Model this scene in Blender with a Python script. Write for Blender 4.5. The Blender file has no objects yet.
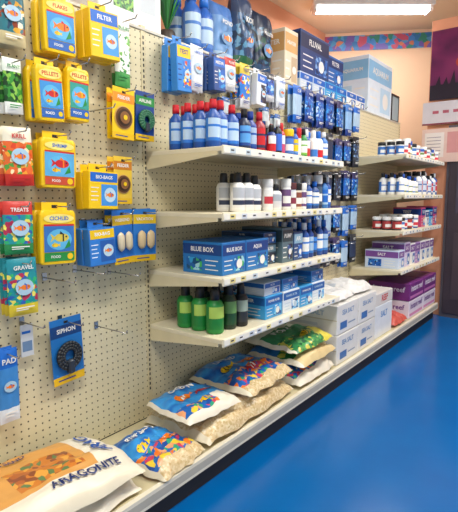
import bpy, math, random
from mathutils import Vector, Matrix, noise
random.seed(7)
scn = bpy.context.scene
try:
    scn.view_settings.view_transform = 'Standard'
    scn.view_settings.look = 'None'
except Exception: pass

# ---------------------------------------------------------------- materials
def lin(h):
    h = h.lstrip('#'); o = []
    for i in (0, 2, 4):
        c = int(h[i:i+2], 16)/255
        o.append(c/12.92 if c <= .04045 else ((c+.055)/1.055)**2.4)
    return (*o, 1)
_m = {}
def C(hexc, rough=.4, metal=0, spec=.5):
    k = (hexc, rough, metal)
    if k in _m: return _m[k]
    m = bpy.data.materials.new('paint_'+hexc.strip('#')); m.use_nodes = True
    nt = m.node_tree; b = nt.nodes['Principled BSDF']
    b.inputs['Roughness'].default_value = rough; b.inputs['Metallic'].default_value = metal
    n = nt.nodes.new('ShaderNodeTexNoise'); n.inputs['Scale'].default_value = 14
    tc = nt.nodes.new('ShaderNodeTexCoord'); nt.links.new(tc.outputs['Object'], n.inputs['Vector'])
    mx = nt.nodes.new('ShaderNodeMix'); mx.data_type = 'RGBA'
    c = lin(hexc)
    mx.inputs[6].default_value = tuple(v*.9 for v in c[:3])+(1,)
    mx.inputs[7].default_value = tuple(min(1, v*1.08) for v in c[:3])+(1,)
    nt.links.new(n.outputs['Fac'], mx.inputs[0]); nt.links.new(mx.outputs[2], b.inputs['Base Color'])
    _m[k] = m; return m
_a = {}
def ART(cols, scale=30, rough=.3, smooth=False, dom=.42):
    k = (tuple(cols), scale, smooth)
    if k in _a: return _a[k]
    m = bpy.data.materials.new('printed_art'); m.use_nodes = True
    nt = m.node_tree; b = nt.nodes['Principled BSDF']; b.inputs['Roughness'].default_value = rough
    tc = nt.nodes.new('ShaderNodeTexCoord')
    nz = nt.nodes.new('ShaderNodeTexNoise'); nz.inputs['Scale'].default_value = scale*.6
    nt.links.new(tc.outputs['Object'], nz.inputs['Vector'])
    mp = nt.nodes.new('ShaderNodeVectorMath'); mp.operation = 'MULTIPLY_ADD'
    mp.inputs[1].default_value = (.9/scale,)*3
    nt.links.new(nz.outputs['Color'], mp.inputs[0]); nt.links.new(tc.outputs['Object'], mp.inputs[2])
    if smooth:
        v = nt.nodes.new('ShaderNodeTexNoise'); v.inputs['Scale'].default_value = scale; v.inputs['Detail'].default_value = 3
        nt.links.new(mp.outputs[0], v.inputs['Vector']); src = v.outputs['Fac']
    else:
        v = nt.nodes.new('ShaderNodeTexVoronoi'); v.inputs['Scale'].default_value = scale*1.7
        nt.links.new(mp.outputs[0], v.inputs['Vector'])
        s = nt.nodes.new('ShaderNodeSeparateColor'); nt.links.new(v.outputs['Color'], s.inputs[0]); src = s.outputs[0]
    r = nt.nodes.new('ShaderNodeValToRGB'); r.color_ramp.interpolation = 'LINEAR' if smooth else 'CONSTANT'
    e = r.color_ramp.elements; n = len(cols)
    while len(e) < n: e.new(.5)
    for i, c in enumerate(cols):
        if smooth: p = .32+.36*i/n
        else: p = 0 if i == 0 else dom+(1-dom)*(i-1)/(n-1)
        e[i].position = p; e[i].color = lin(c)
    nt.links.new(src, r.inputs[0]); nt.links.new(r.outputs[0], b.inputs['Base Color'])
    _a[k] = m; return m
def EMIT(h, s):
    m = bpy.data.materials.new('glow_tube'); m.use_nodes = True
    b = m.node_tree.nodes['Principled BSDF']; b.inputs['Base Color'].default_value = lin(h)
    b.inputs['Emission Color'].default_value = lin(h); b.inputs['Emission Strength'].default_value = s
    return m
def pegmat():
    m = bpy.data.materials.new('pegboard_perforated'); m.use_nodes = True
    nt = m.node_tree; b = nt.nodes['Principled BSDF']; b.inputs['Roughness'].default_value = .45
    tc = nt.nodes.new('ShaderNodeTexCoord'); sp = nt.nodes.new('ShaderNodeSeparateXYZ')
    nt.links.new(tc.outputs['Object'], sp.inputs[0])
    def M(op, a, bb=None):
        n = nt.nodes.new('ShaderNodeMath'); n.operation = op
        for i, q in enumerate((a, bb)):
            if q is None: continue
            if isinstance(q, (int, float)): n.inputs[i].default_value = q
            else: nt.links.new(q, n.inputs[i])
        return n.outputs[0]
    S = .0305
    d = []
    for o in (1, 2):
        f = M('FRACT', M('ADD', M('DIVIDE', sp.outputs[o], S), 100.0)); g = M('SUBTRACT', f, .5); d.append(M('MULTIPLY', g, g))
    dist = M('SQRT', M('ADD', d[0], d[1])); hole = M('LESS_THAN', dist, .12)
    nz = nt.nodes.new('ShaderNodeTexNoise'); nz.inputs['Scale'].default_value = 2.5; nt.links.new(tc.outputs['Object'], nz.inputs['Vector'])
    mx0 = nt.nodes.new('ShaderNodeMix'); mx0.data_type = 'RGBA'
    mx0.inputs[6].default_value = lin('#d6c9a2'); mx0.inputs[7].default_value = lin('#e0d5b2')
    nt.links.new(nz.outputs['Fac'], mx0.inputs[0])
    mx = nt.nodes.new('ShaderNodeMix'); mx.data_type = 'RGBA'
    nt.links.new(hole, mx.inputs[0]); nt.links.new(mx0.outputs[2], mx.inputs[6]); mx.inputs[7].default_value = lin('#4a4232')
    nt.links.new(mx.outputs[2], b.inputs['Base Color'])
    return m
def surf(name, c1, c2, scale, rough, bump=0.0):
    m = bpy.data.materials.new(name); m.use_nodes = True
    nt = m.node_tree; b = nt.nodes['Principled BSDF']; b.inputs['Roughness'].default_value = rough
    tc = nt.nodes.new('ShaderNodeTexCoord'); n = nt.nodes.new('ShaderNodeTexNoise'); n.inputs['Scale'].default_value = scale; n.inputs['Detail'].default_value = 4
    nt.links.new(tc.outputs['Object'], n.inputs['Vector'])
    mx = nt.nodes.new('ShaderNodeMix'); mx.data_type = 'RGBA'; mx.inputs[6].default_value = lin(c1); mx.inputs[7].default_value = lin(c2)
    nt.links.new(n.outputs['Fac'], mx.inputs[0]); nt.links.new(mx.outputs[2], b.inputs['Base Color'])
    if bump:
        bp = nt.nodes.new('ShaderNodeBump'); bp.inputs['Strength'].default_value = bump; bp.inputs['Distance'].default_value = .01
        nt.links.new(n.outputs['Fac'], bp.inputs['Height']); nt.links.new(bp.outputs[0], b.inputs['Normal'])
    return m

WHITE = C('#eceae4'); CREAM = C('#e6dcc0'); BLK = C('#15161a'); METAL = C('#b5b5b5', .25, 1)
YEL = C('#f2c60c'); BLUE = C('#1466c4'); DBLUE = C('#123a86'); RED = C('#c81e28'); GRN = C('#1f8a3c')
ORG = C('#ef7d1a'); TAN = C('#d8b98a'); BRN = C('#6b4423'); SKY = C('#35a6e0'); TEAL = C('#138a94'); PUR = C('#6a2a8c')
HOLE = C('#2a2620')

# ---------------------------------------------------------------- text cache
_t = {}
def textmesh(body):
    if body in _t: return _t[body]
    cu=bpy.data.curves.new('t','FONT'); cu.body=body; cu.size=1; cu.align_x='CENTER'; cu.align_y='CENTER'; cu.resolution_u=2; cu.offset=.025
    o=bpy.data.objects.new('t',cu); scn.collection.objects.link(o); bpy.context.view_layer.update()
    dg=bpy.context.evaluated_depsgraph_get(); me=bpy.data.meshes.new_from_object(o.evaluated_get(dg))
    vs=[tuple(v.co) for v in me.vertices]; fs=[tuple(p.vertices) for p in me.polygons]
    bpy.data.objects.remove(o); bpy.data.meshes.remove(me)
    wdt=max(v[0] for v in vs)-min(v[0] for v in vs); hgt=max(v[1] for v in vs)-min(v[1] for v in vs)
    _t[body]=(vs,fs,wdt,hgt); return _t[body]

# ---------------------------------------------------------------- mesh builder
class MB:
    def __init__(s): s.v=[]; s.f=[]; s.fm=[]; s.sm=[]; s.mats=[]
    def mi(s, m):
        if m not in s.mats: s.mats.append(m)
        return s.mats.index(m)
    def add(s, vs, fs, m, smooth=False):
        o = len(s.v); s.v += [tuple(p) for p in vs]
        for i, f in enumerate(fs):
            s.f.append([o+k for k in f]); s.fm.append(s.mi(m[i] if isinstance(m, list) else m)); s.sm.append(smooth)
    def jig(s, start, y, z, roll, yaw, px=.02):
        """small natural tilt of hanging goods about their hook"""
        cr,sr,cw,sw=math.cos(roll),math.sin(roll),math.cos(yaw),math.sin(yaw)
        for i in range(start,len(s.v)):
            X,Y,Z=s.v[i]; X-=px; Y-=y; Z-=z
            Y,Z=Y*cr-Z*sr,Y*sr+Z*cr; X,Y=X*cw-Y*sw,X*sw+Y*cw
            s.v[i]=(X+px,Y+y,Z+z)
    def box(s, x0,x1,y0,y1,z0,z1, m, bv=0.0):
        if bv <= 0:
            vs = [(x,y,z) for x in (x0,x1) for y in (y0,y1) for z in (z0,z1)]
            fs = [(0,1,3,2),(4,6,7,5),(0,4,5,1),(2,3,7,6),(0,2,6,4),(1,5,7,3)]
            s.add(vs, fs, m); return
        def ring(i, z):
            a0,a1,b0,b1 = x0+i,x1-i,y0+i,y1-i; c = bv
            return [(a0+c,b0,z),(a1-c,b0,z),(a1,b0+c,z),(a1,b1-c,z),(a1-c,b1,z),(a0+c,b1,z),(a0,b1-c,z),(a0,b0+c,z)]
        vs = ring(bv,z0)+ring(0,z0+bv)+ring(0,z1-bv)+ring(bv,z1)
        fs = [tuple(reversed(range(8))), tuple(24+i for i in range(8))]
        for k in range(3):
            for i in range(8):
                j=(i+1)%8; fs.append((k*8+i,k*8+j,k*8+8+j,k*8+8+i))
        s.add(vs, fs, m)
    def px(s, x, y0,y1,z0,z1, m):
        s.add([(x,y0,z0),(x,y1,z0),(x,y1,z1),(x,y0,z1)], [(0,1,2,3)], m)
    def ny(s, y, x0,x1,z0,z1, m):
        s.add([(x0,y,z0),(x1,y,z0),(x1,y,z1),(x0,y,z1)], [(0,1,2,3)], m)
    def tx(s, x,y,z,body,w,h,m):
        vs,fs,tw,th=textmesh(body); k=min(w/tw,h/th)
        s.add([(x,y+a*k,z+c*k) for a,c,_ in vs],fs,m)
    def ty(s, x,y,z,body,w,h,m):
        vs,fs,tw,th=textmesh(body); k=min(w/tw,h/th)
        s.add([(x+a*k,y,z+c*k) for a,c,_ in vs],fs,m)
    def disc(s, x,y,z, ry,rz, m, n=18, a=0):
        vs = []
        for i in range(n):
            t = 2*math.pi*i/n; p,q = ry*math.cos(t), rz*math.sin(t)
            vs.append((x, y+p*math.cos(a)-q*math.sin(a), z+p*math.sin(a)+q*math.cos(a)))
        s.add(vs, [tuple(range(n))], m)
    def fish(s, x,y,z, k, m, m2, fl=1):
        s.disc(x,y,z,k,k*.55,m)
        s.add([(x,y-fl*k*.8,z),(x,y-fl*k*1.6,z+k*.55),(x,y-fl*k*1.35,z),(x,y-fl*k*1.6,z-k*.55)], [(0,1,2,3)], m)
        s.add([(x+.0002,y-k*.3,z+k*.45),(x+.0002,y+k*.35,z+k*.4),(x+.0002,y-k*.2,z+k*.85)], [(0,1,2)], m2)
        s.add([(x+.0004,y+fl*k*.1,z-k*.5),(x+.0004,y+fl*k*.3,z-k*.5),(x+.0004,y+fl*k*.3,z+k*.5),(x+.0004,y+fl*k*.1,z+k*.5)], [(0,1,2,3)], m2)
        s.disc(x+.0006,y+fl*k*.62,z+k*.12,k*.12,k*.12,BLK,8)
    def lathe(s, cx,cy,z0, prof, mats, n=16, sx=1, sy=1):
        vs=[]
        for r,z in prof:
            for i in range(n):
                t = 2*math.pi*i/n; vs.append((cx+r*sx*math.cos(t), cy+r*sy*math.sin(t), z0+z))
        fs=[]; ms=[]
        for k in range(len(prof)-1):
            mk = mats[k] if isinstance(mats, list) else mats
            for i in range(n):
                j=(i+1)%n; fs.append((k*n+i,k*n+j,k*n+n+j,k*n+n+i))
                if isinstance(mk, tuple):
                    a=360*(i+.5)/n; ms.append(mk[1] if (a>275 or a<40) else mk[0])
                else: ms.append(mk)
        s.add(vs, fs, ms, True)
        L = len(prof)-1
        s.add([vs[L*n+i] for i in range(n)], [tuple(range(n))], ms[-1]); s.add([vs[i] for i in range(n)], [tuple(reversed(range(n)))], ms[0])
    def rod(s, p, q, r, m, n=8):
        p,q=Vector(p),Vector(q); d=(q-p).normalized(); a=d.orthogonal().normalized(); b=d.cross(a)
        vs=[]
        for c in (p,q):
            for i in range(n):
                t=2*math.pi*i/n; vs.append(c+a*r*math.cos(t)+b*r*math.sin(t))
        fs=[(i,(i+1)%n,n+(i+1)%n,n+i) for i in range(n)]+[tuple(reversed(range(n))),tuple(range(n,2*n))]
        s.add(vs,fs,m,True)
    def pillow(s, cx,cy,cz, w,h,t, mf, nu=12, nv=20, seed=0):
        for side in (1,-1):
            vs=[]
            for j in range(nv+1):
                for i in range(nu+1):
                    u=-1+2*i/nu; v=-1+2*j/nv
                    e=max(0,(1-abs(u)**3)*(1-abs(v)**4))**.55
                    wr=(noise.noise(Vector((u*2.3+seed,v*2.3,seed*1.7)))*.18+noise.noise(Vector((u*6+seed,v*6,seed)))*.08)*t*e
                    pin=1-.04*(1-e)*abs(v)
                    vs.append((cx+side*t/2*e+wr, cy+u*w/2*pin, cz+v*h/2))
            fs=[]; ms=[]
            for j in range(nv):
                for i in range(nu):
                    a=j*(nu+1)+i; q=(a,a+1,a+nu+2,a+nu+1)
                    if side<0: q=q[::-1]
                    fs.append(q); ms.append(mf(-1+2*(i+.5)/nu,-1+2*(j+.5)/nv))
            s.add(vs,fs,ms,True)
    def build(s, name, parent=None):
        me = bpy.data.meshes.new(name); me.from_pydata(s.v, [], s.f)
        for m in s.mats: me.materials.append(m)
        me.polygons.foreach_set('material_index', s.fm); me.polygons.foreach_set('use_smooth', s.sm); me.update()
        ob = bpy.data.objects.new(name, me); scn.collection.objects.link(ob)
        if parent: ob.parent = parent
        return ob
def empty(name):
    e = bpy.data.objects.new(name, None); scn.collection.objects.link(e); e.empty_display_size=.1; return e
def simple(name, args, m, parent=None):
    b = MB(); b.box(*args, m); return b.build(name, parent)

# ---------------------------------------------------------------- room
CEIL = 3.35
simple('floor', (-3.2,5,-2.5,10,-.1,0), surf('blue_floor_paint','#005398','#0063aa',3,.2,.06))
simple('ceiling', (-3.2,5,-2.5,10,CEIL,CEIL+.1), surf('ceiling_paint','#ebdfc0','#f4e6c8',2,.8))
peach = surf('peach_wall','#dd9872','#e8a682',2,.7,.05)
simple('wall_left', (-1.3,-1.2,-2.5,5.95,0,CEIL), peach)
ang = math.atan2(.488,.886)
wb = MB(); wb.box(0,6,0,.12,0,CEIL, surf('pale_peach_wall','#e8c4a2','#f0ceae',2,.7))
wall_back = wb.build('wall_back'); wall_back.location=(-1.25,5.87,0); wall_back.rotation_euler=(0,0,ang)
tb = MB(); tb.box(.02,5.9,-.012,0,3.13,3.31, ART(['#2b78b8','#4f9fd0','#c0506c','#2f8a76','#6a5ab0','#3b86d0','#c87a5a'],10,dom=.25))
t = tb.build('trim_1'); t.location=wall_back.location; t.rotation_euler=(0,0,ang)
simple('wall_right', (.24,3.6,5.445,5.56,0,3.08), peach)
b = MB()
b.box(.47,1.42,5.385,5.42,0,2.0,C('#57525a',.5)); b.box(.50,1.38,5.365,5.386,.04,1.95,C('#3b3038',.45),.004)
b.box(.58,1.3,5.355,5.366,1.1,1.6,C('#4b4552',.2)); b.box(.58,1.3,5.355,5.366,.2,.9,C('#46393f',.4))
b.rod((1.3,5.33,1.0),(1.2,5.33,1.0),.012,METAL); b.rod((1.3,5.33,1.0),(1.3,5.37,1.0),.01,METAL)
b.build('door_1')
b = MB(); b.box(.26,1.5,5.395,5.42,2.27,2.96,ART(['#2c1430','#46183e','#6a2250','#7c2c58'],1.6,smooth=True))
b.ny(5.394,.26,1.5,2.27,2.42,C('#1a0d1e'))
for i in range(16):
    x=.34+i*.07; h=.05+random.random()*.12
    b.add([(x-.03,5.393,2.40),(x+.03,5.393,2.40),(x+.01,5.393,2.42+h)],[(0,1,2)],C('#1a0d1e'))
vs=[(.55+.05*math.cos(t),5.392,2.62+.05*math.sin(t)) for t in [2*math.pi*k/20 for k in range(20)]]
b.add(vs,[tuple(range(20))],C('#a8402c'))
b.build('sunset_poster')
b = MB(); b.box(.2,1.5,5.395,5.42,2.02,2.25,C('#c8c0c4'))
for i in range(12): b.ny(5.3945,.3+i*.1,.36+i*.1,2.13,2.16,C('#a85060'))
b.ny(5.3945,.2,1.5,2.02,2.035,C('#7a3040')); b.build('wall_sign')
b = MB(); b.box(.22,.80,5.34,5.352,1.63,1.97,C('#d8b8ac')); b.ny(5.339,.25,.44,1.68,1.93,C('#ddd2cc')); b.ny(5.339,.47,.60,1.72,1.93,C('#c88a88')); b.ny(5.339,.64,.77,1.68,1.9,WHITE)
for i in range(6): b.ny(5.3385,.27,.41,1.71+i*.034,1.717+i*.034,C('#8a8088'))
b.build('notice_board')

def fixture(cx,cy,a,L=1.3,e=40):
    root = empty('ceiling_light_fixture'); root.location=(cx,cy,CEIL); root.rotation_euler=(0,0,a)
    b=MB(); b.box(-L/2,L/2,-.11,.11,-.05,0,WHITE,.004)
    b.build('housing',root)
    b=MB()
    for y in (-.05,.05): b.rod((-L/2+.04,y,-.075),(L/2-.04,y,-.075),.019,EMIT('#f4f8ff',14),12)
    for x in (-L/2+.03,L/2-.03): b.box(x-.015,x+.015,-.08,.08,-.1,-.05,WHITE)
    b.build('tubes',root)
    l=bpy.data.lights.new('tube_light','AREA'); l.shape='RECTANGLE'; l.size=L; l.size_y=.3; l.energy=e; l.color=(1,.965,.89)
    lo=bpy.data.objects.new('tube_light',l); scn.collection.objects.link(lo); lo.parent=root; lo.location=(0,0,-.12)
fixture(-.36,5.3,math.atan2(.79,1.03),1.3,26)
fixture(1.5,.2,math.pi/2,1.3,62)
fixture(1.7,2.6,math.pi/2,1.3,62)
fixture(2.0,4.6,math.pi/2,1.3,48)
w = bpy.data.worlds.new('store_ambient'); scn.world=w; w.use_nodes=True
w.node_tree.nodes['Background'].inputs[0].default_value=(.96,.97,.95,1); w.node_tree.nodes['Background'].inputs[1].default_value=.68

# ---------------------------------------------------------------- gondola
W=1.22; Y0=[1.617-W,1.617,1.617+W,1.617+2*W]; YE=1.617+3*W; PH=2.05; SD=.46
b=MB(); b.box(-.02,0,Y0[0]-W,YE,.16,PH,pegmat())
for y in [Y0[0]-W]+Y0+[YE]:
    b.box(-.03,.003,y-.014,y+.014,.16,PH+.01,C('#d8caa2'))
    z=.3
    while z<PH-.05:
        b.box(.003,.0036,y-.004,y+.004,z,z+.014,HOLE); z+=.025
b.box(-.035,.006,Y0[0]-W,YE,PH-.012,PH-.001,C('#c9c4b6',.3))
b.build('pegboard_panel')
b=MB(); b.box(-.42,-.036,Y0[0]-W,YE,PH-.03,PH-.001,CREAM); b.box(-.43,-.41,Y0[0]-W,YE,.16,PH-.03,CREAM); b.build('gondola_top_deck')
b=MB()
b.box(0,SD+.01,Y0[0]-W,YE,.135,.155,C('#d4c8a2')); b.box(SD,SD+.022,Y0[0]-W,YE,.105,.165,C('#e4dcc8'))
b.box(-.41,SD-.02,Y0[0]-W+.01,YE-.01,0,.134,C('#2b2622',.6)); b.box(SD+.0215,SD+.0225,Y0[0]-W,YE,.118,.15,C('#b4aea0'))
b.build('gondola_base')
def shelf(y0,y1,z,d=SD):
    b=MB(); b.box(.004,d,y0+.006,y1-.006,z-.022,z,C('#e0d6ba',.35),.003)
    b.box(d,d+.012,y0+.006,y1-.006,z-.034,z+.004,C('#eae2ca',.35),.002)
    b.box(d+.012,d+.014,y0+.01,y1-.01,z-.028,z-.002,C('#f1ede0'))
    y=y0+.05
    while y<y1-.08:
        c=random.choice([WHITE,WHITE,C('#e8d890'),C('#cfd6e0'),C('#c4d4dc')]); b.px(d+.0146,y,y+.04,z-.026,z-.004,c)
        b.px(d+.0149,y+.006,y+.028,z-.018,z-.011,C('#444448')); y+=random.uniform(.06,.12)
    for y in (y0+.006,y1-.012):
        vs=[(0.004,y,z-.02),(d-.02,y,z-.02),(d-.02,y,z-.035),(0.004,y,z-.085),(0.004,y+.006,z-.02),(d-.02,y+.006,z-.02),(d-.02,y+.006,z-.035),(0.004,y+.006,z-.085)]
        b.add(vs,[(0,1,2,3),(4,7,6,5),(0,4,5,1),(1,5,6,2),(2,6,7,3),(3,7,4,0)],C('#d8cca8',.35))
    b.build('display_shelf')
ZB=[1.485,1.20,.915,.64]
for z in ZB: shelf(Y0[1],Y0[2],z)
ZD=[1.62,1.29,.985,.65]
for z in ZD: shelf(Y0[3],YE,z)

# ---------------------------------------------------------------- hanging goods
def hook(b,y,z,L=.15):
    b.rod((.001,y,z),(L,y,z),.0025,METAL); b.rod((L,y,z),(L+.012,y,z+.014),.0025,METAL)
    b.box(0.001,.004,y-.01,y+.01,z-.012,z+.02,METAL)
def J(): return random.uniform(-.045,.045), random.uniform(-.09,.06)
def pouch(name,y,zt,w,h,top,body,foot,n=2,t=.02,x=.035,word='FLAKES',motif=True,ink=WHITE):
    b=MB(); hook(b,y,zt-.018)
    for k in range(n):
        st=len(b.v)
        xx=x+k*(t+.009); yy=y+random.uniform(-.004,.004)
        def mf(u,v): return top if v>.45 else (foot if v<-.6 else body)
        b.pillow(xx,yy,zt-h/2,w,h,t,mf,seed=random.random()*50)
        if k==n-1:
            xf=xx+t/2+.003
            b.box(xf-t/2-.004,xf-t/2-.001,yy-.012,yy+.012,zt-.022,zt-.002,top)
            b.tx(xf+.001,yy,zt-h*.16,word,w*.66,h*.075,ink)
            if motif:
                b.disc(xf+.002,yy,zt-h*.5,w*.3,w*.26,C('#a8c8dc'),20); b.fish(xf+.0025,yy+w*.03,zt-h*.5,w*.16,ORG,BLUE)
            b.px(xf+.0005,yy-w*.3,yy+w*.3,zt-h*.865,zt-h*.845,ink); b.px(xf+.0005,yy-w*.3,yy+w*.1,zt-h*.9,zt-h*.885,ink)
        r,q=J(); b.jig(st,y,zt-.018,r*.6,q*.6,x)
    return b.build(name)
def food(name,y,zt,w,h,n=2,word='FLAKES',ink=RED,pic=None,low=None,fm=(ORG,RED)):
    b=MB(); hook(b,y,zt-.016,.17); c1=YEL
    for k in range(n):
        st=len(b.v); x=.028+k*.052; yy=y
        b.box(x,x+.003,yy-w*.34,yy+w*.34,zt-h*.25,zt,c1); b.px(x+.0035,yy-.012,yy+.012,zt-.022,zt-.01,HOLE)
        n_=24; prof=[(0,.90),(.03,.97),(.3,1.0),(.8,.98),(.84,.93),(.87,.86)]; vs=[]
        for zz,sc in prof:
            for i in range(n_):
                t=2*math.pi*i/n_; ct,st_=math.cos(t),math.sin(t)
                sx=math.copysign(abs(ct)**.35,ct); sy=math.copysign(abs(st_)**.35,st_)
                vs.append((x+.015+sx*.020*sc, yy+sy*w*.49*sc, zt-h+zz*h))
        fs=[(q*n_+i,q*n_+(i+1)%n_,q*n_+n_+(i+1)%n_,q*n_+n_+i) for q in range(len(prof)-1) for i in range(n_)]
        fs+=[tuple(reversed(range(n_))),tuple(range((len(prof)-1)*n_,len(prof)*n_))]
        b.add(vs,fs,c1)
        f=x+.0362; zc=zt-h*.6
        b.disc(f,yy,zt-h*.26,w*.4,h*.075,C('#f6e27a')); b.tx(f+.0004,yy,zt-h*.26,word,w*.62,h*.065,ink)
        b.px(f,yy-w*.40,yy+w*.40,zt-h*.80,zt-h*.38,pic or C('#3a8fd0')); b.px(f,yy-w*.40,yy+w*.40,zt-h*.95,zt-h*.81,low or C('#2a62b0'))
        b.px(f+.0003,yy-w*.40,yy+w*.40,zt-h*.38,zt-h*.35,RED)
        b.tx(f+.0004,yy-w*.1,zt-h*.88,'FOOD',w*.4,h*.045,WHITE); b.disc(f+.0005,yy+w*.28,zt-h*.88,w*.08,w*.08,YEL,12)
        b.disc(f+.0004,yy+w*.0,zc,w*.33,h*.17,C('#5ab2de')); b.fish(f+.0008,yy+w*.06,zc+h*.03,w*.19,fm[0],fm[1]); b.fish(f+.0009,yy-w*.12,zc-h*.09,w*.09,YEL,fm[0],-1)
        b.add([(f+.0006,yy+w*.12,zc-h*.16),(f+.0006,yy+w*.3,zc-h*.12),(f+.0006,yy+w*.26,zc+h*.0)],[(0,1,2)],GRN)
        r,q=J(); b.jig(st,y,zt-.018,r,q*.9,.028)
    return b.build(name)
def blister(name,y,zt,w,h,card,band,obj,n=1,shape='egg',word='FEEDER'):
    b=MB(); hook(b,y,zt-.016)
    for k in range(n):
        st=len(b.v); x=.04+k*.04
        b.box(x,x+.002,y-w/2,y+w/2,zt-h,zt,card); b.px(x+.0025,y-w/2,y+w/2,zt-h*.28,zt-h*.1,band)
        b.tx(x+.003,y,zt-h*.19,word,w*.74,h*.07,WHITE); b.px(x+.003,y-.01,y+.01,zt-.022,zt-.012,HOLE)
        b.px(x+.0025,y-w/2,y+w/2,zt-h,zt-h*.88,C('#e8b80f')); b.px(x+.003,y-w*.35,y+w*.2,zt-h*.95,zt-h*.93,DBLUE)
        zc=zt-h*.58
        if shape=='egg':
            for s_ in (-1,1):
                prof=[(.001,-.5),(.5,-.42),(.8,-.3),(.85,0),(.8,.3),(.5,.42),(.001,.5)]
                b.lathe(x+.014,y+s_*w*.2,zc,[(r*w*.2,z*h*.36) for r,z in prof],obj,12,sx=.6)
        elif shape=='round':
            for i,(r,m) in enumerate([(.42,C('#d8a860')),(.38,obj),(.30,C('#3d2412')),(.22,C('#8a5a30')),(.09,YEL)]):
                b.disc(x+.004+i*.003,y,zc,w*r,w*r,m,22)
        elif shape=='hose':
            for rr in (.36,.28,.2):
                for a in range(20):
                    t=a*math.pi/10; b.rod((x+.014,y+w*rr*math.cos(t),zc+w*rr*math.sin(t)),(x+.014,y+w*rr*math.cos(t+.32),zc+w*rr*math.sin(t+.32)),.008,obj,6)
            b.box(x+.003,x+.03,y-w*.1,y+w*.1,zc-w*.5,zc-w*.1,C('#2c3440'),.006)
        r,q=J(); b.jig(st,y,zt-.018,r,q,.04)
    return b.build(name)
def carton(name,y,zt,w,h,base,band,art,n=1,d=.045,word='FILTER',ink=WHITE):
    b=MB(); hook(b,y,zt-.014,.17)
    for k in range(n):
        st=len(b.v); x=.034+k*(d+.006)
        b.box(x,x+.002,y-w*.3,y+w*.3,zt-h*.2,zt,base); b.px(x+.0026,y-.01,y+.01,zt-.02,zt-.01,HOLE)
        b.box(x,x+d,y-w/2,y+w/2,zt-h,zt-h*.17,base,.003)
        f=x+d+.0006
        b.px(f,y-w*.46,y+w*.46,zt-h*.40,zt-h*.2,band); b.tx(f+.0004,y,zt-h*.3,word,w*.68,h*.08,ink)
        b.px(f,y-w*.1,y+w*.46,zt-h*.92,zt-h*.45,art)
        for q in range(4): b.px(f,y-w*.44,y-w*(.18+.05*(q%2)),zt-h*(.54+.09*q),zt-h*(.52+.09*q),ink)
        b.disc(f+.0006,y+w*.2,zt-h*.68,w*.2,w*.2,C('#bcd6e4')); b.fish(f+.001,y+w*.22,zt-h*.68,w*.11,ORG,BLUE)
        r,q=J(); b.jig(st,y,zt-.018,r,q*.5,.034)
    return b.build(name)
A1=ART(['#2a6f7a','#3f8a90','#e9e2c8','#8a3b22','#123f5c','#d8a030'],40,dom=.5); A2=ART(['#f0f2ea','#eef2e8','#7ac060','#2c8a3a'],45,dom=.5)
A3=ART(['#e2672a','#d3401f','#f0a030','#4f9a3a','#f4e2b0'],40,dom=.5); A4=ART(['#1a8f96','#2c5fb0','#e8dc60','#2fae6a','#b42a50'],40,dom=.45)
A5=ART(['#1a5cb4','#1f66c0','#0d2c66','#3a9ad8','#b8d4ea'],40,dom=.5); A6=ART(['#2a78d0','#2f84d8','#f0c81e','#e9eef2','#d24a3a'],38,dom=.5)
A7=ART(['#1b2230','#26344c','#2a4f8f','#8fb0d0','#3c3f48'],40,dom=.5); A8=ART(['#3a8f34','#1d5c24','#8ac04a','#0f3c18'],50,dom=.4)
pouch('fish_flake_pouch',.925,1.995,.10,.205,C('#245c68'),A1,C('#c9b98a'),3,word='TROPICAL')
pouch('fish_flake_pouch',.80,1.99,.11,.21,C('#7a3524'),A1,C('#234a58'),2)
pouch('plant_food_pouch',.932,1.755,.07,.19,C('#e8eee2'),A8,C('#f0f0ea'),2,word='PLANT',ink=GRN,motif=False)
pouch('plant_food_pouch',.845,1.74,.07,.18,C('#3a7a3c'),A8,C('#e8e8e0'),2,word='GROW',ink=WHITE,motif=False)
pouch('krill_treat_pouch',.925,1.515,.11,.205,C('#e8e0c8'),A3,C('#c02a1c'),3,word='KRILL',ink=RED)
pouch('turtle_food_pouch',.92,1.255,.11,.19,C('#c8352c'),A4,C('#2a8a4a'),3,word='TREATS')
pouch('aquarium_gravel_pouch',.915,1.05,.115,.21,C('#1d8a98'),A4,C('#d8c030'),3,word='GRAVEL')
pouch('algae_pad_pouch',.855,.72,.08,.28,BLUE,C('#3f88cc'),C('#dfe8f0'),2,word='PAD')
b=MB(); hook(b,.955,.79); b.box(.03,.034,.93,.98,.66,.785,C('#c8ccd0')); b.px(.0345,.935,.975,.68,.72,C('#6a86a8')); b.px(.0345,.935,.97,.75,.76,BLUE); b.build('price_tag_card')
food('fish_food_tub',1.105,2.02,.14,.22)
food('fish_food_tub',1.048,1.775,.115,.225,2,'PELLETS',fm=(RED,ORG))
food('fish_food_tub',1.178,1.79,.105,.225,2,'PELLETS',pic=C('#2f9a8a'),fm=(ORG,YEL))
food('fish_food_tub',1.085,1.515,.15,.21,2,'SHRIMP',BLUE,C('#58a8d8'),low=C('#c84a2a'),fm=(RED,ORG))
food('fish_food_tub',1.07,1.25,.155,.235,2,'CICHLID',BLUE,C('#2f6fb8'),low=GRN,fm=(C('#d8c24a'),BLK))
carton('filter_cartridge_box',1.295,2.04,.14,.22,YEL,BLUE,C('#4a9ad8'),2)
carton('filter_cartridge_box',1.268,1.405,.15,.185,YEL,BLUE,C('#3c8fd8'),2,word='BIO-BAGS')
carton('filter_cartridge_box',1.25,1.175,.13,.185,C('#2b79cc'),YEL,C('#1f5aa8'),2,word='BIO-BAG',ink=C('#f0f4f8'))
pouch('aquatic_plant_pouch',1.44,2.03,.085,.285,C('#f2f2ea'),A2,C('#4aa050'),2,word='BULBS',ink=GRN,motif=False)
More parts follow.
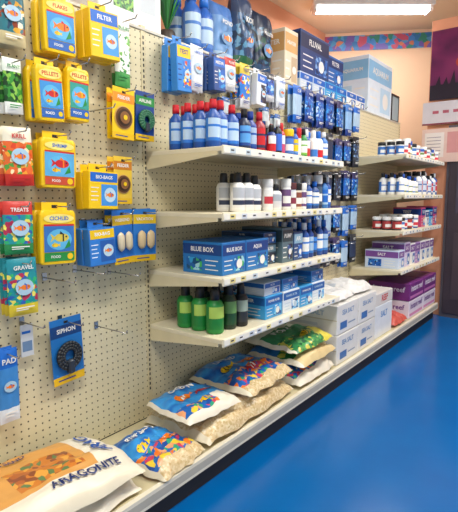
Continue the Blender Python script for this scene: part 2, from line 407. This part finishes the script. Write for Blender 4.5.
blister('feeder_blister_card',1.425,1.735,.12,.215,YEL,C('#e8901a'),BRN,2,'round')
blister('feeder_blister_card',1.41,1.445,.10,.205,C('#eac23a'),C('#c87a1a'),BRN,2,'round')
blister('feeding_block_card',1.395,1.215,.115,.24,C('#1e70c8'),C('#d8b020'),C('#e3d2b0'),2,word='WEEKEND')
blister('feeding_block_card',1.535,1.215,.13,.24,C('#2479cc'),C('#e8c020'),C('#d9be90'),2,word='VACATION')
blister('air_line_card',1.55,1.74,.11,.215,C('#16408a'),GRN,C('#2a6a4a'),2,'hose',word='AIRLINE')
blister('siphon_hose_card',1.12,.78,.15,.275,C('#1f6fb8'),C('#0f3a74'),C('#20262e'),1,'hose',word='SIPHON')
for (hy,hz) in ((1.06,.95),(1.27,1.62),(1.38,.935),(1.2,.965),(1.30,.70)):
    b=MB(); hook(b,hy,hz,.2); b.build('peg_hook')
carton('test_kit_box',1.755,2.03,.10,.26,C('#2a86d8'),YEL,A6,2,word='TEST',ink=DBLUE)
ys=1.895; arts=[(C('#e8eef4'),C('#d8e0ea'),'CARBON',BLUE),(C('#2a4f90'),A5,'MEDIA',WHITE),(C('#c83a30'),C('#e8ecf0'),'FLOSS',WHITE),(C('#d8c040'),A6,'TEST',DBLUE),(C('#dfe6ee'),A7,'PAD',BLUE),(C('#3a3f4a'),A5,'BRUSH',WHITE)]
i=0
while ys<2.80:
    c,a,wd,ink=arts[i%6]
    h=random.uniform(.16,.25)
    if i%3==1: carton('test_kit_box',ys,2.02,.095,h,c,BLUE,a,2,word=wd)
    else: pouch('filter_media_pouch',ys,2.02,.1,h,c,a,C('#c8ccd4'),3,word=wd,ink=ink,motif=(i%2==0))
    if h<.2: pouch('air_stone_pouch',ys,2.0-h-.01,.07,.11,C('#3a6ab0'),C('#c8d4dc'),DBLUE,2,word='STONE',motif=False)
    ys+=.135; i+=1
i=0
for yc in (2.95,3.12,3.29,3.46,3.63,3.80,3.97):
    zt=2.02
    while zt>.75:
        c,a,f=random.choice([(BLK,A7,C('#2a2e38')),(DBLUE,A5,DBLUE),(C('#30343c'),C('#2a3a58'),BLK),(BLUE,C('#a8c4dc'),BLUE),(C('#c8cdd4'),A7,C('#40506a')),(C('#3a3560'),A5,BLK),(C('#3f7ac0'),C('#8ab4dc'),DBLUE)])
        h=random.uniform(.2,.26); pouch('aquarium_net_pouch',yc,zt,.12,h,c,a,f,2,t=.024,word=random.choice(['NET','HEATER','HOSE','CLIP']),motif=False); zt-=h+.04; i+=1

# ---------------------------------------------------------------- shelf goods
WHITE_B=C('#e6e6e4')
def bottle(b,x,y,z,h,r,body,label,cap,kind=0,sx=1,acc=None):
    L=(label,acc or label); ink=(label,C('#2a3450') if label is WHITE_B else label)
    if kind==0:
        p=[(.85,0),(1,.03),(1,.12),(1.01,.13),(1.01,.2),(1.01,.42),(1.01,.47),(1.01,.6),(1,.61),(.95,.68),(.45,.78),(.42,.81),(.52,.81),(.5,.9),(.46,1.0)]
        ms=[body,body,body,label,L,label,L,body,body,body,body,cap,cap,cap]
    elif kind==1:
        p=[(.85,0),(1,.03),(1,.1),(1.01,.11),(1.01,.18),(1.01,.3),(1.01,.36),(1.01,.62),(1,.63),(.8,.72),(.5,.75),(.56,.76),(.5,.96),(.4,1)]
        ms=[body,body,body,label,ink,label,L,body,body,body,cap,cap,cap]
    else:
        p=[(.9,0),(1,.03),(1,.1),(1.01,.11),(1.01,.22),(1.01,.45),(1.01,.66),(1,.68),(.93,.74),(1.0,.76),(1.02,.78),(1.02,.97),(.95,1)]
        ms=[body,body,body,label,L,label,body,body,cap,cap,cap,cap]
    b.lathe(x,y,z,[(r*a,h*c) for a,c in p],ms,16,sx=sx)
def row(name,y0,y1,z,h,r,pals,kind=0,rows=2,xf=.42,gap=.006,hv=.03,mix=False):
    b=MB(); y=y0; j=0
    while True:
        pal=pals[j%len(pals)]; body,label,cap,acc=pal[:4]; kd=pal[4] if len(pal)>4 else kind
        hh=h*(1+hv*random.uniform(-1,1)); rr=r*(random.uniform(.82,1.05) if mix else 1)
        if y+2*rr>y1+1e-4: break
        fb=random.uniform(0,.02)
        for k in range(rows):
            bottle(b,xf-r-fb-k*(2*r+.008),y+rr+random.uniform(-.002,.002),z+.0005,hh,rr,body,label,cap,kd,acc=acc)
        y+=2*rr+gap; j+=1
    return b.build(name)
def pbox(b,x0,x1,y0,y1,z0,z1,base,band,art,txt=WHITE,word='FILTER'):
    z0+=.0005; b.box(x0,x1,y0,y1,z0,z1,base,.002)
    H=z1-z0; f=x1+.0006; L=y1-y0; D=x1-x0
    b.px(f,y0+.004,y1-.004,z0+H*.6,z0+H*.93,band); b.tx(f+.0004,y0+L*.5,z0+H*.765,word,L*.66,H*.15,txt)
    b.px(f,y0+L*.5,y1-L*.06,z0+H*.08,z0+H*.53,art)
    for q in range(3): b.px(f,y0+L*.08,y0+L*(.42-.06*(q%2)),z0+H*(.14+.14*q),z0+H*(.17+.14*q),txt)
    b.disc(f+.0005,y0+L*.72,z0+H*.3,min(L,H)*.15,min(L,H)*.15,txt,14)
    e=y0-.0006
    b.ny(e,x0+.004,x1-.004,z0+H*.6,z0+H*.93,band); b.ty(x0+D*.5,e-.0004,z0+H*.765,word,D*.66,H*.15,txt)
    b.ny(e,x0+D*.1,x0+D*.5,z0+H*.1,z0+H*.5,art)
    for q in range(3): b.ny(e,x0+D*.58,x0+D*(.9-.06*(q%2)),z0+H*(.14+.14*q),z0+H*(.17+.14*q),txt)
WB=C('#f0efec'); DK=C('#1c2a4a'); CAPR=C('#d0202c'); LB=C('#3f86d8'); PINK=C('#c84a78')
z=ZB[0]
row('water_conditioner_bottles',1.63,1.86,z,.205,.033,[(C('#1b4fa0'),C('#2f78d0'),CAPR,C('#b8d0e8'))],0,4,.42)
row('water_conditioner_bottles',1.865,2.10,z,.20,.032,[(DK,C('#244a94'),BLK,C('#5aa0e0')),(C('#16398c'),C('#2450a0'),C('#1c3f98'),C('#a8bcd8')),(C('#a01e2c'),C('#2a2f50'),CAPR,RED)],0,4,.42,hv=.06)
row('plant_supplement_bottles',2.105,2.33,z,.165,.027,[(C('#223a80'),RED,BLK,WB),(BLK,C('#3a6ad0'),C('#e8e8e8'),C('#3a6ad0'),0),(C('#b01c34'),PINK,RED,WB),(C('#1f3f8a'),C('#4a7ac8'),YEL,WB,2)],1,4,.42,hv=.14,mix=True)
row('medication_bottles',2.335,2.56,z,.155,.025,[(C('#2b63c0'),C('#5a94d8'),C('#1b3f90'),YEL),(RED,WHITE_B,RED,WB,2),(GRN,C('#7ab84a'),BLK,WB),(C('#2a4a9a'),C('#c83a3a'),WB,WB,1)],0,4,.42,hv=.16,mix=True)
row('medication_bottles',2.565,2.80,z,.19,.03,[(WB,C('#3a78c8'),WB,WB),(C('#d8e2ee'),RED,BLUE,WB),(C('#2a70c0'),LB,WB,WB,0)],1,3,.42,hv=.12,mix=True)
z=ZB[1]
row('fertilizer_bottles',1.80,2.06,z,.18,.036,[(WB,WHITE_B,BLK,C('#b8bcc4'))],1,2,.43,gap=.004)
row('fertilizer_bottles',2.07,2.24,z,.15,.03,[(WB,WHITE_B,C('#dcdcdc'),C('#c43a48')),(WB,C('#d8d8dc'),BLK,C('#a8b0bc'),1)],2,3,.43,hv=.1,mix=True)
row('bacteria_starter_bottles',2.25,2.50,z,.15,.028,[(WB,C('#6a4a7a'),WB,WB),(C('#dadde4'),WHITE_B,C('#5a2a30'),C('#8a3048')),(C('#e8dcc8'),C('#8a4a3a'),BLK,WB)],2,3,.43,hv=.15,mix=True)
row('bacteria_starter_bottles',2.51,2.82,z,.18,.029,[(C('#1d4f9c'),C('#2f72c8'),C('#d8dce2'),WB),(C('#274a86'),C('#3a78c0'),BLUE,WB),(DK,C('#455a70'),C('#e0e0e0'),WB,2),(C('#3a7ac0'),C('#a8c8e4'),BLK,BLUE)],0,3,.43,hv=.14,mix=True)
z=ZB[2]
BX=ART(['#1b5fa8','#2f9ad0','#0f4a78','#9ccfd8','#3fae60'],30,dom=.4)
b=MB()
for (a,c,wd) in ((1.68,1.86,'BLUE BOX'),(1.865,2.06,'AQUA')):
    pbox(b,.18,.42,a,c,z,z+.15,C('#2273b8'),C('#123f80'),BX,word=wd)
pbox(b,.10,.38,2.08,2.2,z,z+.11,C('#30404e'),C('#5f7c8c'),A7); pbox(b,.10,.38,2.08,2.2,z+.111,z+.17,C('#2a5f9a'),C('#1b3a60'),A5)
b.build('filter_media_boxes')
b=MB()
pbox(b,.14,.41,2.215,2.33,z,z+.19,C('#58707a'),C('#2c4048'),A7,word='PUMP'); pbox(b,.14,.41,2.34,2.44,z,z+.16,C('#2a4a7a'),C('#8ab0c8'),A5,word='AIR'); b.build('air_pump_boxes')
row('water_clarifier_bottles',2.46,2.82,z,.2,.03,[(C('#1a4e9e'),C('#2d7ad2'),C('#e6e8ee'),WB),(C('#17408a'),C('#3a80c8'),BLUE,C('#a8c4e0')),(DK,C('#2a4a80'),BLK,LB)],0,4,.43,hv=.1,mix=True)
z=ZB[3]
row('pond_treatment_bottles',1.66,1.76,z,.205,.042,[(GRN,C('#157a34'),BLK,C('#a8c85a'))],1,3,.42)
row('pond_treatment_bottles',1.765,1.99,z,.215,.036,[(C('#16301e'),C('#1c4a2c'),BLK,C('#6a9a5a')),(BLK,C('#2a2e34'),BLK,C('#98a89c')),(BLK,C('#1c3a2a'),BLK,C('#2f9a4a'))],1,3,.42)
b=MB(); i=0; y=2.03
FB=ART(['#3f98dc','#e8f0f4','#174a90','#7ac8ea'],30,dom=.4)
while y<2.75:
    wy=random.choice([.15,.165,.18]); dx=random.uniform(0,.02)
    if y+wy>2.83: break
    pbox(b,.12,.43-dx,y,y+wy,z,z+.12,C('#dde4ea') if i%2 else C('#3a9ad6'),C('#1f5fa8'),FB,word='POWER FILTER',txt=WHITE if i%2==0 else C('#b8ccdc'))
    if i%3!=2: pbox(b,.12,.42-dx,y+.005,y+wy-.005,z+.121,z+.19,C('#3f92d2') if i%2 else C('#d4dde6'),C('#2a6ab4'),A5,word='FILTER')
    y+=wy+.006; i+=1
b.build('aquarium_filter_boxes')
rp=[(WB,C('#3a78c8'),BLK,WB),(C('#2a5fae'),WHITE_B,WB,C('#d23a4a')),(C('#2a2a34'),C('#b03a3a'),WB,WB),(WB,C('#6a8a4a'),C('#2458b8'),WB)]
row('reef_additive_bottles',4.12,4.70,ZD[0],.13,.035,rp,2,3,.43,hv=.2,mix=True); row('reef_additive_bottles',4.72,5.30,ZD[0],.11,.035,rp[::-1],2,3,.43,hv=.15)
row('reef_additive_bottles',4.15,4.62,ZD[1],.17,.034,[rp[0],rp[3]],0,3,.43,hv=.12); row('reef_additive_bottles',4.64,5.30,ZD[1],.2,.038,[(WB,C('#4a6ab0'),BLK,C('#c8d0e0')),rp[1]],0,3,.43,hv=.15)
row('salt_test_jars',4.14,4.72,ZD[2],.12,.04,[rp[2],rp[0],rp[1]],2,3,.43,hv=.15)
b=MB(); y=4.74
while y<5.2: pbox(b,.15,.42,y,y+.13,ZD[2],ZD[2]+random.uniform(.13,.2),random.choice([WB,SKY,PINK]),DBLUE,A6,word='TEST'); y+=.137
b.build('test_kit_boxes')
b=MB(); y=4.13
while y<5.18: pbox(b,.12,.42,y,y+.15,ZD[3],ZD[3]+random.choice([.16,.2,.22]),random.choice([C('#d8cfe6'),WB,C('#b08ac0'),C('#cfdcf0')]),C('#7a4a94'),A5,word='SALT'); y+=.157
b.build('salt_mix_boxes')

# ---------------------------------------------------------------- base goods
def bag(name,cx,cy,z0,w,d,t,rot,mf,texts=(),seed=1,n=30,fish=(),wk=1.0,crease=.0):
    """bag lying flat: u along aisle (+y), v towards the wall (-x)"""
    b=MB(); ca,sa=math.cos(rot),math.sin(rot)
    def H(u,v):
        u=max(-1,min(1,u)); v=max(-1,min(1,v))
        e=max(0,(1-abs(u)**3.2)*(1-abs(v)**3.2))**.5
        wr=(noise.noise(Vector((u*2+seed,v*2,0)))*.26+noise.noise(Vector((u*5+seed,v*5,3)))*.15+noise.noise(Vector((u*12+seed,v*8,7)))*.06)*t*wk
        cr=-abs(noise.noise(Vector((u*3.1+seed*2,v*3.4,9))))*.22*t*wk
        return z0+t*.22+t*.80*e+(wr+cr)*(.25+.75*e)
    def P(u,v,z):
        k=1-.05*abs(u*v)
        a=u*w/2*k+noise.noise(Vector((v*3,seed,1)))*.016*abs(u); c=v*d/2*k+noise.noise(Vector((u*3,seed,5)))*.016*abs(v)
        return (cx-c*ca-a*sa, cy+a*ca-c*sa, z)
    for side in (1,0):
        vs=[];fs=[];ms=[]
        for j in range(n+1):
            for i in range(n+1):
                u=-1+2*i/n; v=-1+2*j/n
                if side: z=H(u,v)
                else: z=z0+(H(u,v)-z0)*(1-max(0,(1-abs(u)**8)*(1-abs(v)**8)))
                vs.append(P(u,v,max(z,z0+.0005)))
        for j in range(n):
            for i in range(n):
                a=j*(n+1)+i; q=(a,a+1,a+n+2,a+n+1)
                fs.append(q if side else q[::-1]); ms.append(mf(-1+2*(i+.5)/n,-1+2*(j+.5)/n))
        b.add(vs,fs,ms,True)
    def dec(pts,fs,m,off): b.add([P(u,v,H(u,v)+off) for u,v in pts],fs,m,True)
    for (u,v,k,fl,m,m2) in fish:
        ku,kv=k/(w/2),k/(d/2)
        pts=[(u,v)]+[(u+ku*r*math.cos(t),v+kv*.55*r*math.sin(t)) for r in (.5,1) for t in [math.pi*q/8 for q in range(16)]]
        fs=[(0,1+q,1+(q+1)%16) for q in range(16)]+[(1+q,17+q,17+(q+1)%16,1+(q+1)%16) for q in range(16)]
        dec(pts,fs,m,.003)
        dec([(u-fl*ku*.8,v),(u-fl*ku*1.6,v+kv*.55),(u-fl*ku*1.35,v),(u-fl*ku*1.6,v-kv*.55)],[(0,1,2),(0,2,3)],m,.003)
        for o in (-.25,.35): dec([(u+ku*o,v-kv*.45),(u+ku*(o+.2),v-kv*.45),(u+ku*(o+.2),v),(u+ku*o,v),(u+ku*(o+.2),v+kv*.45),(u+ku*o,v+kv*.45)],[(0,1,2,3),(3,2,4,5)],m2,.0045)
        dec([(u+fl*ku*(.75+.07*math.cos(t)),v+kv*.12+kv*.08*math.sin(t)) for t in [math.pi*q/4 for q in range(8)]],[tuple(range(8))],BLK,.006)
    for tt in texts:
        body,size,u,v,m=tt[:5]; r=tt[5] if len(tt)>5 else 0
        tv,tf,_,_=textmesh(body); out=[]
        for (a,c,_z) in tv:
            a*=size; c*=size; a,c=a*math.cos(r)-c*math.sin(r),a*math.sin(r)+c*math.cos(r)
            uu=u+a/(w/2); vv=v+c/(d/2); out.append(P(uu,vv,H(uu,vv)+.008))
        b.add(out,tf,m)
    return b.build(name)
BZ=.156
OCEAN=ART(['#0f4fa4','#1a70c8','#3a9ade','#1560b4'],5,smooth=True)
CORAL=ART(['#1c62b4','#f07a28','#e8c838','#1a4a98','#c83c5c','#2a9a7a','#e8a070'],26,dom=.42)
CLEAR=ART(['#d2b98c','#dcc69c','#c6ab78','#e0cea8'],60,dom=.4); GREENF=ART(['#2f7f4a','#4a9a50','#1f5a38','#c8c050'],26,dom=.4)
REEFBR=ART(['#c8782c','#b0602a','#e0a040','#8a4a28','#5f7a4a'],26,dom=.35)
CRM=C('#e2d8c0'); NAVY=C('#1b2f6a'); PALE=C('#e6decc')
def mA(u,v):
    if abs(v)>.92 or u>.96: return C('#e4dac2')
    if v<-.5: return PALE
    if u>.6: return PALE
    if -.1<u<.5 and -.42<v<.3: return REEFBR
    if u<-.35 and v<.1: return C('#3a5f9a')
    return C('#d49a50')
def mB(u,v):
    if abs(u)>.9 : return CRM
    if v<-.7: return CLEAR
    if v<-.1: return CORAL
    return OCEAN
def mS(u,v):
    if abs(u)>.94: return CRM
    if v<-.25 or u<-.6: return CLEAR
    if v<.1: return CORAL
    return OCEAN
def mC(u,v):
    if abs(u)>.92 or v<-.8: return PALE
    if v<-.35: return CORAL if u<.3 else PALE
    return OCEAN
def mD(u,v):
    if abs(u)>.9: return PALE
    if v<-.6: return C('#d9c28e')
    if v<-.05: return GREENF
    return C('#2b6fb4') if u<.2 else C('#dcd6b8')
def mE(u,v):
    if abs(u)>.9: return PALE
    if v<-.3: return GREENF if u<.4 else C('#d8c84a')
    if v<.4: return C('#3a8a5a')
    return C('#e0dcc8')
def mW(u,v): return C('#e2e1df') if abs(u)<.8 or v<0 else C('#cfd6de')
bag('aragonite_sand_bag',.27,.74,BZ,.86,.38,.085,.0,mC,seed=3)
bag('aragonite_sand_bag',.26,.78,BZ+.075,.80,.41,.10,-.04,mA,[('ARAGONITE',.050,.44,-.66,NAVY),('ARAG',.075,.77,.15,C('#1f4fa0'),math.pi/2),('NATURAL SAND',.03,-.1,.55,NAVY)],seed=8,wk=.55,n=40)
bag('live_sand_bag',.30,1.355,BZ,.30,.36,.085,.10,mB,[('REEF SAND',.035,0,.45,WHITE)],seed=12,fish=[(.35,-.2,.045,1,ORG,WHITE),(-.45,.0,.035,-1,YEL,BLUE)])
bag('live_sand_bag',.245,1.92,BZ,.82,.43,.13,.03,mS,seed=21,n=40,fish=[(.5,.2,.05,1,ORG,WHITE),(.1,.5,.04,-1,YEL,BLK),(-.5,.5,.05,1,ORG,WHITE)])
bag('live_sand_bag',.28,1.64,BZ+.125,.36,.32,.06,-.08,mC,[('OCEAN',.045,0,.6,WHITE)],seed=31,fish=[(.4,.05,.045,1,RED,WHITE),(-.35,.1,.045,-1,ORG,WHITE),(.05,-.45,.03,1,YEL,BLUE)])
bag('live_sand_bag',.24,2.08,BZ+.12,.48,.42,.08,.05,mB,[('LIVE SAND',.04,0,.55,WHITE)],seed=44,fish=[(.4,.1,.05,1,ORG,WHITE),(-.4,.15,.045,-1,YEL,BLK),(0,-.3,.04,1,RED,WHITE)])
bag('plant_substrate_bag',.25,2.60,BZ,.49,.42,.12,0,mC,seed=51,fish=[(.2,-.1,.05,1,ORG,WHITE)])
bag('plant_substrate_bag',.26,2.60,BZ+.12,.49,.42,.09,.03,mD,seed=55,fish=[(.5,-.2,.04,1,ORG,WHITE)])
bag('plant_substrate_bag',.25,2.59,BZ+.205,.49,.40,.075,-.03,mE,[('FLORA',.06,-.3,.1,WHITE),('MAX',.05,.45,.65,GRN)],seed=58,fish=[(0,-.5,.04,1,YEL,BLK)])
b=MB()
for (y0,y1) in ((2.87,3.22),(3.23,3.56)):
    for k in range(2):
        z0=BZ+k*.205; dx=random.uniform(0,.012); b.box(.05,.45-dx,y0,y1,z0,z0+.2,C('#e0deda'),.004)
        f=.4506-dx
        b.tx(f,(y0+y1)/2,z0+.14,'SEA SALT',.2,.035,C('#5a86b8')); b.px(f,y0+.05,y0+.16,z0+.03,z0+.08,C('#3f6fae')); b.px(f,y0+.18,y1-.05,z0+.05,z0+.06,C('#8a9ab0'))
        b.ty(.25,y0-.0006,z0+.14,'SEA SALT',.2,.035,C('#9fb4cc')); b.ny(y0-.0006,.09,.3,z0+.05,z0+.07,C('#c9ccd2')); b.ny(y0-.0008,.06,.44,z0+.097,z0+.103,C('#c4b9a4'))
b.build('aquarium_salt_cartons')
bag('ammonia_remover_bag',.25,3.05,BZ+.41,.34,.34,.07,.05,mW,seed=61); bag('ammonia_remover_bag',.25,3.40,BZ+.41,.32,.34,.08,-.05,mW,seed=66)
b=MB(); b.box(.06,.43,3.6,3.98,BZ,BZ+.26,C('#dfe4ea'),.004); b.tx(.4306,3.79,BZ+.18,'SALT',.24,.05,C('#4a8ac8')); b.box(.06,.43,3.6,3.98,BZ+.262,BZ+.36,C('#d8d4d0'),.004); b.tx(.4306,3.79,BZ+.31,'REEF',.2,.05,RED); b.build('salt_bucket_carton')
bag('coral_gravel_bag',.26,4.20,BZ,.34,.38,.10,0,lambda u,v: C('#c8584c') if v<0 else C('#e8e0d8'),seed=70)
r_=MB()
for (y0,y1) in ((4.42,4.86),(4.87,5.31)):
    for k in range(2):
        z0=BZ+k*.165; r_.box(.05,.44,y0,y1,z0,z0+.16,C('#76307e') if k else C('#e2d8e8'),.004)
        r_.tx(.441,(y0+y1)/2,z0+.11,'instant reef',.36,.06,C('#efe6f4') if k else C('#6a3a8c')); r_.px(.4406,y0+.02,y1-.02,z0+.02,z0+.045,C('#c878b8'))
        r_.ty(.245,y0-.0006,z0+.1,'instant reef',.3,.05,C('#e6dff0') if k else C('#6a3a8c'))
r_.build('reef_salt_boxes')

# ---------------------------------------------------------------- top of gondola
TZ=PH
b=MB(); b.box(-.3,-.06,1.42,1.80,TZ,TZ+.36,C('#f0f2ec'),.004); b.px(-.0594,1.5,1.62,TZ+.08,TZ+.3,A8); b.px(-.0594,1.66,1.76,TZ+.1,TZ+.25,C('#c8cfd4')); b.build('aquarium_kit_box')
b=MB()
b.lathe(-.14,1.92,TZ,[(.05,0),(.055,.02),(.045,.08),(.04,.09)],C('#3a2f24'),14)
for i in range(80):
    a=random.uniform(0,6.28); r=random.uniform(.02,.085); h=random.uniform(.18,.42); x0,y0=-.14,1.92
    p=[Vector((x0,y0,TZ+.08)),Vector((x0+r*.5*math.cos(a),y0+r*.5*math.sin(a),TZ+.08+h*.55)),Vector((x0+r*math.cos(a),y0+r*math.sin(a),TZ+.06+h))]
    n_=Vector((-math.sin(a),math.cos(a),0))*.011
    b.add([p[0],p[1]+n_,p[2],p[1]-n_],[(0,1,2,3)],random.choice([C('#1d6a2a'),C('#2f8a34'),C('#124a1e')]))
b.build('plastic_aquarium_plant')
row('pond_algaecide_bottles',2.01,2.24,TZ,.34,.052,[(C('#2a62b8'),C('#3f7ac8'),C('#2a7ad8'),C('#b8d0e4'))],0,2,-.03)
def stand_bag(name,y,w,h,t,top,body,foot,x=-.14,seed=3,word='POND',ink=WHITE):
    b=MB(); b.pillow(x,y,TZ+h/2,w,h,t,lambda u,v: top if v>.5 else (foot if v<-.55 else body),seed=seed,nu=14,nv=20)
    b.tx(x+t*.5+.01,y,TZ+h*.66,word,w*.5,h*.07,ink); b.disc(x+t*.5+.008,y,TZ+h*.42,w*.26,h*.1,C('#5a90c0')); b.fish(x+t*.5+.01,y+.01,TZ+h*.42,w*.14,ORG,WHITE); return b.build(name)
stand_bag('pond_food_bag',2.36,.21,.36,.12,C('#4a7ac0'),C('#6a98cc'),C('#a8c4e0'),seed=2)
stand_bag('pond_food_bag',2.58,.20,.47,.13,C('#2a3a5c'),ART(['#2a4468','#36608a','#1f3048','#5a90b0'],20),C('#1d5f3a'),seed=5,word='KOI')
stand_bag('pond_food_bag',2.80,.20,.43,.13,C('#1e2a44'),ART(['#1c3050','#20503e','#182030','#3a6888'],24),C('#2a4a70'),seed=9,word='PELLETS')
b=MB(); pbox(b,-.3,-.05,2.98,3.16,TZ,TZ+.38,C('#e8d9c0'),C('#d8a86a'),C('#c8b090'),word='HEATER'); b.build('aquarium_heater_box')
b=MB(); y=3.18
while y<4.3: pbox(b,-.28,-.04,y,y+.2,TZ,TZ+.13,random.choice([WB,SKY,C('#c9d6e4')]),BLUE,A5,word='PUMP'); y+=.205
b.build('pump_boxes')
b=MB(); pbox(b,-.3,-.05,3.2,3.66,TZ+.131,TZ+.43,C('#1f3f78'),C('#12264e'),ART(['#2f6ab8','#16305e','#8fb8e0','#1d4a8c'],25),word='FLUVAL'); pbox(b,-.3,-.07,3.68,3.98,TZ+.131,TZ+.36,C('#2b6ab4'),C('#14346c'),A5)
b.build('canister_filter_boxes')
b=MB(); pbox(b,-.34,-.02,4.42,5.05,TZ,TZ+.52,C('#dfeaf4'),C('#8abfe2'),C('#b8d8ee'),word='AQUARIUM'); b.build('aquarium_starter_box')
b=MB()
x0,x1,y0,y1,z0,z1=-.34,-.02,5.08,5.30,TZ,TZ+.28
b.box(x0,x1,y0,y1,z0,z0+.02,BLK); b.box(x0,x1,y0,y1,z1-.02,z1,BLK)
b.box(x0+.006,x1-.006,y0+.006,y1-.006,z0+.02,z1-.02,C('#9fb4bc',.08))
for x in (x0,x1-.01):
    for y in (y0,y1-.01): b.box(x,x+.01,y,y+.01,z0,z1,BLK)
b.build('glass_aquarium')

# ---------------------------------------------------------------- camera
cam=bpy.data.cameras.new('camera'); co=bpy.data.objects.new('camera',cam); scn.collection.objects.link(co)
cam.sensor_fit='HORIZONTAL'; cam.sensor_width=36; cam.lens=480/458*36
co.location=(1.74,0,1.27); co.rotation_euler=(math.radians(83.0),0,math.radians(37.35))
cam.clip_start=.02; scn.camera=co
